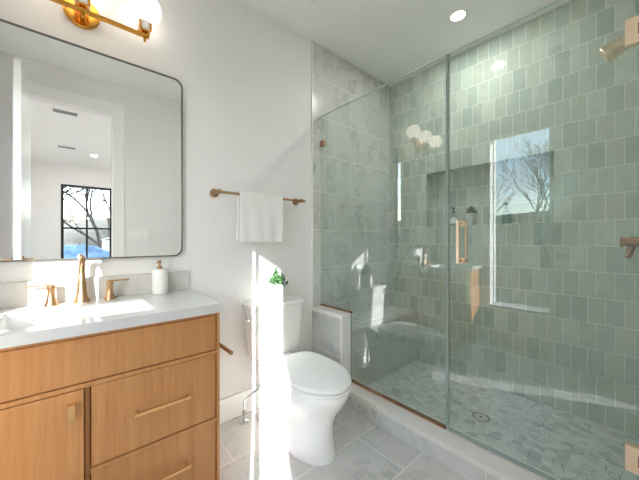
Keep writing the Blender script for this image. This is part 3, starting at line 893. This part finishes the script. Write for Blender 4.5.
sd = thing('shower_door', 'hinged clear glass shower door with a bronze pull handle', 'glass door', (1.54, 0.35, 0.12))
link('glass_panel', B(GX0, GX1, -0.036, DJ - 0.009, 0.132, GZ1), M['glass'], sd, smooth=False)
link('door_seal', boxes((GX0 - 0.003, GX1 + 0.003, DJ - 0.011, DJ - 0.003, 0.132, GZ1), (GX0 - 0.002, GX1 + 0.002, -0.034, DJ - 0.012, 0.1215, 0.1335)), M['glassedge'], sd)
link('top_edge', B(GX0 - 0.0005, GX1 + 0.0005, -0.036, DJ - 0.011, GZ1 - 0.002, GZ1 + 0.0012), M['glasstop'], sd)
hy = 0.643
bm = bmesh.new()
for x in (1.490, 1.590): cyl(bm, (x, hy, 1.020), (x, hy, 1.240), 0.0095)
for z in (1.034, 1.226):
    cyl(bm, (1.490, hy, z), (GX0 + 0.0005, hy, z), 0.0075); cyl(bm, (GX1 - 0.0005, hy, z), (1.590, hy, z), 0.0075)
    cyl(bm, (GX0 - 0.006, hy, z), (GX0 + 0.0005, hy, z), 0.015); cyl(bm, (GX1 - 0.0005, hy, z), (GX1 + 0.006, hy, z), 0.015)
link('pull_handle', bm, M['rose'], sd)
for z in (1.893, 0.350):
    link('hinge_plate', B(GX1 - 0.0003, GX1 + 0.008, -0.030, 0.062, z - 0.047, z + 0.047), M['rose'], sd, bevel=0.0012)
    h = link('hinge', B(GX0 - 0.008, GX0 + 0.0003, -0.030, 0.062, z - 0.047, z + 0.047), M['rose'], sd, bevel=0.0012)
    bm = bmesh.new(); box(bm, GX0 - 0.010, GX1 + 0.010, -0.049, 0.030, z - 0.019, z + 0.019)
    link('hinge_pivot', bm, M['bronze'], h)
    bm = bmesh.new(); box(bm, GX0 - 0.0125, GX0 - 0.006, -0.049, 0.0275, z - 0.0165, z + 0.0165)
    link('pivot_cover', bm, M['rose'], h)
    link('wall_plate', B(1.50, 1.58, -0.0502, -0.044, z - 0.047, z + 0.047), M['rose'], h)

# drain, shower head, valve
dn = thing('shower_drain', 'round shower drain in the marble mosaic floor', 'drain', (1.985, 0.712, 0.008))
bm = bmesh.new(); lathe(bm, [(0.052, -0.002), (0.052, 0.002), (0.044, 0.003), (0.044, 0.001), (0.0, 0.001)], (1.985, 0.712, 0.008), 36)
link('drain_ring', bm, M['chrome'], dn)
bm = bmesh.new(); lathe(bm, [(0.040, 0.0), (0.040, 0.0025), (0.0, 0.003)], (1.985, 0.712, 0.008), 32)
cv = link('drain_cover', bm, M['quartz'], dn)
bm = bmesh.new(); lathe(bm, [(0.0435, 0.0005), (0.0435, 0.0018), (0.0402, 0.0018)], (1.985, 0.712, 0.008), 32)
lathe(bm, [(0.009, 0.002), (0.009, 0.0038), (0.0, 0.0038)], (1.985, 0.712, 0.008), 8)
link('drain_slot', bm, M['dark'], cv)

sh = thing('overhead_shower', 'bronze shower head high on the shower side wall', 'shower head', (2.05, YC + 0.01, 2.13))
bm = bmesh.new()
lathe(bm, [(0.030, 0), (0.030, 0.006), (0.012, 0.012)], (2.05, YC + 0.0095, 2.15), 24, (0, 1, 0))
tube(bm, bez([(2.05, YC + 0.01, 2.15), (2.05, -0.02, 2.155), (2.05, 0.02, 2.145), (2.05, 0.05, 2.125)], 10), 0.011, 12)
link('shower_arm', bm, M['rose'], sh)
bm = bmesh.new(); lathe(bm, [(0.014, -0.02), (0.022, -0.01), (0.030, 0.0), (0.031, 0.03), (0.036, 0.034), (0.040, 0.075), (0.044, 0.08), (0.046, 0.10), (0.043, 0.104), (0.0, 0.101)], (2.05, 0.062, 2.118), 36, (0, 0.90, -0.44))
link('spray_head', bm, M['rose'], sh)

va = thing('shower_valve', 'bronze shower valve with lever on the shower side wall', 'shower valve', (2.05, YC + 0.01, 1.125))
bm = bmesh.new(); lathe(bm, [(0.085, 0), (0.085, 0.006), (0.078, 0.010), (0.030, 0.012), (0.026, 0.05)], (2.05, YC + 0.0095, 1.130), 40, (0, 1, 0))
link('escutcheon', bm, M['bronze'], va)
bm = bmesh.new(); lathe(bm, [(0.023, 0.048), (0.023, 0.10), (0.027, 0.101), (0.027, 0.115), (0.021, 0.117), (0.021, 0.138), (0.026, 0.139), (0.026, 0.150), (0.0, 0.151)], (2.05, YC + 0.0095, 1.130), 28, (0, 1, 0))
tube(bm, [(2.05, 0.055, 1.120), (2.035, 0.070, 1.070), (2.03, 0.074, 1.055)], [0.012, 0.013, 0.011], 12)
link('lever', bm, M['bronze'], va)

# ------------------------------------------------------------------ ceiling fittings and switch
def downlight(x, y, label, power, r=0.046):
    t = thing('recessed_light', label, 'ceiling light', (x, y, ZC), 'recessed ceiling lights')
    bm = bmesh.new(); lathe(bm, [(r * 1.28, 0), (r * 1.28, -0.004), (r, -0.007), (r * 0.98, -0.002)], (x, y, ZC + 0.001), 40)
    link('trim_ring', bm, M['trim'], t)
    bm = bmesh.new(); lathe(bm, [(r * 0.985, 0), (r * 0.985, -0.0035), (0, -0.0036)], (x, y, ZC + 0.0005), 32)
    link('lens', bm, M['lens'], t)
    lamp('downlight_lamp', (x, y, ZC - 0.010), power, r * 1.9, t)
downlight(2.05, 0.884, 'round lit recessed light in the ceiling over the shower', 9.5)
downlight(0.35, -3.30, 'round lit recessed light in the bedroom ceiling near its window', 8)
downlight(1.70, -3.30, 'added unseen recessed light in the bedroom ceiling far right', 8)  # added lamp out of view, brightens the bedroom
downlight(0.55, -1.20, 'added unseen recessed light in the bedroom ceiling near the doorway', 8)  # added lamp out of view, sends frontal light through the doorway
downlight(1.90, -1.20, 'added unseen recessed light in the bedroom ceiling near right', 8)  # added out of view as well, fills the bedroom with light

fan = thing('exhaust_fan', 'white square exhaust fan grille in the ceiling over the toilet', 'fan', (1.08, 1.33, ZC))
link('fan_frame', B(0.94, 1.22, 1.19, 1.47, ZC - 0.012, ZC + 0.001), M['plastic'], fan, bevel=0.004)
bm = bmesh.new()
for k in range(9): box(bm, 0.965, 1.195, 1.212 + k * 0.027, 1.222 + k * 0.027, ZC - 0.0145, ZC - 0.0115)
link('grille', bm, M['steel'], fan)

def vent(x, y, label, group='ceiling vents in the bedroom'):
    t = thing('ceiling_vent', label, 'vent', (x, y, ZC), group)
    link('vent_frame', B(x - 0.125, x + 0.125, y - 0.07, y + 0.07, ZC - 0.008, ZC + 0.001), M['plastic'], t)
    bm = bmesh.new()
    for k in range(6): box(bm, x - 0.112, x + 0.112, y - 0.055 + k * 0.02, y - 0.043 + k * 0.02, ZC - 0.0095, ZC - 0.0075)
    link('slat', bm, M['steel'], t)
vent(-0.035, -1.23, 'white slotted ceiling vent in the bedroom, the one nearer the doorway')
vent(-0.03, -3.0, 'white slotted ceiling vent in the bedroom, the one nearer the window')

vent(-0.02, 0.50, 'white slotted ceiling vent in the bathroom near the vanity and open door', None)

sw = thing('light_switch', 'white four gang rocker light switch on the wall beside the doorway', 'light switch', (0.55, YC, 1.14))
link('switch_plate', B(0.455, 0.645, YC - 0.0005, YC + 0.005, 1.142, 1.258), M['plastic'], sw, bevel=0.002)
for k in range(4):
    x = 0.482 + k * 0.0455
    link('rocker', B(x - 0.0165, x + 0.0165, YC + 0.004, YC + 0.008, 1.167, 1.233), M['trim'], sw, bevel=0.001)

# ------------------------------------------------------------------ outside: trees, tarp, shed
for i, (x, y, h, lab) in enumerate((
        (-15.0, 3.2, 9.0, 'bare winter tree nearest the window beside the vanity'),
        (-23.0, 9.5, 10.0, 'bare winter tree at the left outside the vanity side window'),
        (-27.0, 4.5, 11.0, 'tall bare winter tree far back outside the vanity side window'),
        (-1.2, -11.5, 9.0, 'bare winter tree left in the bedroom window seen in mirror'),
        (1.3, -14.5, 10.0, 'bare winter tree close by the bedroom window in mirror, thick trunk'),
        (-0.4, -21.5, 11.0, 'bare winter tree behind the middle bar of the bedroom window'),
        (4.6, -17.5, 11.0, 'bare winter tree right in the bedroom window seen in mirror'),
        (-6.4, -24.5, 11.0, 'bare winter tree far back left in the bedroom window'),
        (-3.8, -31.0, 12.0, 'bare winter tree farthest back at the left beyond the bedroom'),
        (8.6, -33.0, 12.0, 'bare winter tree farthest back at the right beyond the bedroom'),
        (0.6, -40.0, 12.0, 'bare winter tree farthest back in the middle beyond the bedroom'),
        (2.9, -29.0, 12.0, 'bare winter tree far back right in the bedroom window'))):
    tree(x, y, -0.65, h, 40 + i, lab)
bm = bmesh.new()
rings(bm, [[(0.2 + 1.3 * math.cos(a) * k, -9.2 + 0.7 * math.sin(a) * k, z + 0.08 * math.sin(3 * a)) for a in [2 * PI * i / 24 for i in range(24)]]
           for k, z in ((1.0, -0.72), (0.95, 0.2), (0.8, 0.62), (0.4, 0.86), (0.1, 0.92))])
tag(link('tarp_cover', bm, M['tarp']), 'blue tarp over a low heap outside the bedroom window', 'tarp')
shed = thing('garden_shed', 'small white shed outside the bedroom window at the right', 'shed', (1.55, -10.3, -0.65))
link('shed_wall', B(1.0, 2.1, -11.0, -9.8, -0.65, 1.15), M['siding'], shed)
bm = bmesh.new()
rings(bm, [[(0.92, -11.1, 1.14), (2.18, -11.1, 1.14), (1.55, -11.1, 1.36)], [(0.92, -9.7, 1.14), (2.18, -9.7, 1.14), (1.55, -9.7, 1.36)]])
link('shed_roof', bm, M['steel'], shed)
